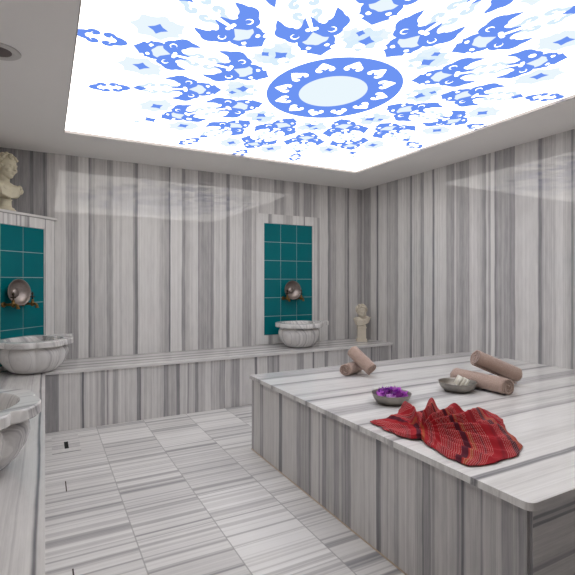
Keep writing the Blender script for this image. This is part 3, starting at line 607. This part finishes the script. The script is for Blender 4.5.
# ---------------------------------------------------------------- metal bowls, flowers, soap
def dish(loc, R, H_, label, name='metal_bowl'):
    bm = bmesh.new(); pr = [(0, 0), (.50*R, 0), (.68*R, .06*H_), (.87*R, .38*H_), (.96*R, .78*H_), (.99*R, H_*.97), (1.02*R, H_), (1.0*R, H_*1.02), (.965*R, H_*.97), (.93*R, .78*H_), (.83*R, .42*H_), (.64*R, .12*H_), (.45*R, .07*H_), (0, .07*H_)]
    lathe(bm, pr, 64); bmesh.ops.remove_doubles(bm, verts=bm.verts, dist=1e-6); o = obj(name, bm, M_PEWTER, None, True); o.location = loc; tag(o, label, 'bowl'); return o
B1 = Vector((1.752, 2.005, ZP+.0005)); B2 = Vector((2.318, 2.030, ZP+.0005))
dish(B1, .112, .058, 'round pewter bowl filled with purple flower petals')
dish(B2, .116, .058, 'round pewter bowl holding white soap bars in front of rolled towels')
M_PETAL = [simple('purple petal', (.52, .12, .66), .6), simple('magenta petal', (.68, .18, .74), .6), simple('lilac petal', (.80, .50, .86), .6)]
def petal_mesh(mi):
    bm = bmesh.new(); n, m_ = 10, 6; g_ = []
    for i in range(n+1):
        u = i/n; hw = .020*math.sin(PI*min(1, u*.93+.04))**.7; row = []
        for j in range(m_+1):
            w_ = j/m_*2-1; row.append(bm.verts.new((hw*w_, u*.046-.023, .010*w_*w_ + .016*(u-.5)**2*4 + .003*math.sin(u*9+w_*4))))
        g_.append(row)
    for i in range(n):
        for j in range(m_): bm.faces.new((g_[i][j], g_[i+1][j], g_[i+1][j+1], g_[i][j+1]))
    bmesh.ops.solidify(bm, geom=bm.faces, thickness=.0012)
    me = bpy.data.meshes.new('petal'); bm.to_mesh(me); bm.free(); me.materials.append(M_PETAL[mi])
    for p in me.polygons: p.use_smooth = True
    return me
PM = [petal_mesh(i) for i in range(3)]
rnd = random.Random(5)
for k in range(28):
    u = rnd.uniform(0, 2*PI); r = .078*math.sqrt(rnd.random()); o = bpy.data.objects.new('flower_petal', PM[rnd.choice((0, 0, 1, 1, 2))]); COL.objects.link(o)
    hgt = .036 + .030*(1-(r/.085)**2)*rnd.uniform(.4, 1.0)
    o.location = B1 + Vector((r*math.cos(u), r*math.sin(u), hgt)); o.rotation_euler = (rnd.uniform(-.7, .7), rnd.uniform(-.7, .7), rnd.uniform(0, 6.28)); o.scale = (1.15,)*3
    tag(o, 'purple flower petal heaped in the pewter bowl beside the red cloth', 'petal', 'purple petals in the pewter bowl')
M_SOAP = simple('ivory soap', (.80, .76, .66), .45)
def soap(loc, rot, size, label, group=None):
    bm = bmesh.new(); a, b, c = size; box(bm, -a/2, a/2, -b/2, b/2, -c/2, c/2); bevel(bm, .004, 3); o = obj('soap_bar', bm, M_SOAP, None, True); o.location = loc; o.rotation_euler = rot; tag(o, label, 'soap', group); return o
soap(B2+Vector((-.030, .010, .022)), (0, .05, .5), (.075, .055, .018), 'flat ivory soap bar lying on the left in the pewter bowl')
Ms = Matrix.Rotation(math.radians(-30), 4, 'Z') @ Matrix.Rotation(math.radians(-62), 4, 'Y')
for i, lab in enumerate(('left ivory soap bar of the slanted stack in the pewter bowl', 'middle ivory soap bar of the slanted stack in the pewter bowl', 'right ivory soap bar of the slanted stack in the pewter bowl')):
    o = soap(B2 + Vector((.034, -.002, .053)) + (Ms.to_3x3() @ Vector((-.002*i, .003*i, .0195)))*(1-i), (0, 0, 0), (.062, .062, .0185), lab, 'ivory soap bars'); o.rotation_euler = Ms.to_euler()
# ---------------------------------------------------------------- red woven cloth
OUT = [(187.1, .082, .005), (142.5, .11, .005), (117.7, .181, .005), (106.4, .27, .005), (85.5, .263, .01), (66.1, .312, .02), (59.2, .315, .05), (51.5, .28, .025), (41.8, .312, .022), (35.9, .363, .062), (28.2, .332, .028), (18.6, .381, .05), (10.4, .387, .028), (3.7, .474, .038), (-3.1, .489, .022), (-24.2, .411, .014), (-48.8, .407, .005), (-59.9, .398, .005), (-80.6, .367, .005), (-103.9, .353, .005), (-110.3, .273, .005), (-116.5, .154, .005), (-130.6, .061, .005), (-172.9, .082, .005)]
GX, GY = 1.4877, 1.5119
def outl(a):
    for (a0, r0, h0), (a1, r1, h1) in zip(OUT, OUT[1:]):
        if a1 <= a <= a0:
            f = (a0-a)/(a0-a1); f = f*f*(3-2*f); return r0+(r1-r0)*f, h0+(h1-h0)*f
    return OUT[0][1], OUT[0][2]
RIDGES = [(112, 7, .016), (88, 5, .020), (61, 6, .062), (37, 6, .074), (18, 6.5, .062), (2, 5, .055), (-11, 4, .026), (-24, 5, .044), (-38, 4, .020), (-51, 5, .036), (-66, 4, .018), (-82, 5, .020), (-100, 4, .014)]
def cloth():
    bm = bmesh.new(); uv = bm.loops.layers.uv.new('weave'); na, nr = 420, 90; rows = []; uvs = {}
    for i in range(na):
        a = 187.1 - 360*i/na; R_, hh = outl(a); row = []
        jag = 1 + .025*mnoise.noise(Vector((math.cos(math.radians(a))*6, math.sin(math.radians(a))*6, 0)))
        for j in range(nr+1):
            q = j/nr; r = (.004 + (R_-.004)*q)*jag
            rel = r/.40
            # folds run out from the pinched middle, and bend as they go
            aw = a + 9*math.sin(r*7.5) - 3 + 6*mnoise.noise(Vector((r*8, a*.02, 1)))
            h = .008 + .026*math.exp(-(r/.09)**2)
            for c_, w_, hgt in RIDGES: h += 1.15*hgt*math.exp(-((aw-c_)/(w_*.9))**2)*(math.sin(PI*min(1, .12+q*.80))**.8)*min(1, r/.10)
            h += hh*q**3*.9
            x = GX + r*math.cos(math.radians(a)); y = GY + r*math.sin(math.radians(a))
            h += .006*abs(mnoise.noise(Vector((x*17, y*17, 3)))) + .0035*mnoise.noise(Vector((x*32, y*32, 3))) + .0018*mnoise.noise(Vector((x*60, y*60, 5)))
            if q > .90 and hh < .02: h = h*(1-(q-.90)*8) + .006*(q-.90)*8
            if x < 1.352: h = min(h, .02)
            v = bm.verts.new((x, y, ZP + max(.0045, h))); row.append(v)
            dx_, dy_ = x-(GX-.20), y-(GY+.13)
            uvs[v] = (math.hypot(dx_, dy_) + .03*mnoise.noise(Vector((x*6, y*6, 9))) + .35*max(0, h-.01), math.atan2(dy_, dx_)/6.283)
        rows.append(row)
    for i in range(na):
        i2 = (i+1) % na
        for j in range(nr):
            f = bm.faces.new((rows[i][j], rows[i][j+1], rows[i2][j+1], rows[i2][j]))
            for l in f.loops: l[uv].uv = uvs[l.vert]
    bm.faces.new([rows[i][0] for i in range(na)][::-1])
    bmesh.ops.recalc_face_normals(bm, faces=bm.faces)
    t = NT('red woven cotton'); nd = t.n('ShaderNodeUVMap', uv_map='weave'); u, v_, _ = t.sep(nd.outputs[0])
    # bands across the cloth: reds, maroon, a little ochre, and fine pale weft lines
    fr_ = t.math('FRACT', t.math('MULTIPLY', u, 5.2))
    band = t.ramp(fr_, [(0, (.32, .014, .022)), (.14, (.36, .02, .024)), (.17, (.09, .010, .022)), (.27, (.07, .010, .020)), (.30, (.42, .03, .025)), (.36, (.32, .085, .028)), (.40, (.33, .015, .022)), (.52, (.30, .012, .02)), (.55, (.16, .012, .022)), (.60, (.36, .016, .022)), (.85, (.33, .014, .022)), (.9, (.22, .014, .022)), (1, (.32, .014, .022))])
    pale = t.math('GREATER_THAN', t.math('FRACT', t.math('MULTIPLY', u, 125)), .66)
    gate = t.math('GREATER_THAN', t.noise1(t.math('ADD', u, .37), 9, 1), .47); dash = t.math('GREATER_THAN', t.math('FRACT', t.math('MULTIPLY', v_, 420)), .22)
    col = t.mix(t.math('MULTIPLY', t.math('MULTIPLY', pale, gate), t.math('MULTIPLY', dash, .32)), band, (.74, .46, .42))
    t.base(col, .85, 0, .2); t.bump(t.noise3(t.pos(), 350, 2), .4, .001)
    o = obj('red_striped_cloth', bm, t.m, None, True); tag(o, 'crumpled red striped woven cloth spread at the platform edge', 'cloth')
    s_ = o.modifiers.new('solid', 'SOLIDIFY'); s_.thickness = .0035; s_.offset = -1
cloth()
# ---------------------------------------------------------------- floor drain
dr = empty('floor_drain', (.14, 3.86, 0)); tag(dr, 'square marble drain tile with a small black slot near the left bench', 'drain')
bm = bmesh.new(); box(bm, .045, .235, 3.665, 4.07, .0003, .0022); bevel(bm, .0008, 1); kid(obj('cover_tile', bm, marble('striped marble drain cover', 'Y', None, 51.0, rough=.3, lift=.05)), dr)
bm = bmesh.new(); box(bm, .128, .156, 3.745, 3.905, .0015, .0026); kid(obj('slot', bm, simple('black drain slot', (.004, .004, .004), .9)), dr)
for i, (x, y0, y1, lab) in enumerate(((.112, 2.985, 3.14, 'thin dark slot cut in the floor beside the left bench, nearer the drain tile'), (.106, 2.10, 2.17, 'thin dark slot cut in the floor at the bottom edge of the photo'))):
    bm = bmesh.new(); box(bm, x-.003, x+.003, y0, y1, .0003, .0012); tag(obj('floor_slot', bm, simple('dark slot', (.05, .035, .025), .9)), lab, 'slot')
# caramel coloured sealant where the bases meet the floor
M_SEAL = simple('tan sealant', (.50, .40, .30), .6)
bm = bmesh.new(); box(bm, 1.350, 1.3545, .90, 3.09, .0004, .005); struct('trim_2', bm, M_SEAL)
bm = bmesh.new(); box(bm, -.0115, -.006, YF+.01, 4.19, .0004, .005); struct('trim_3', bm, M_SEAL)
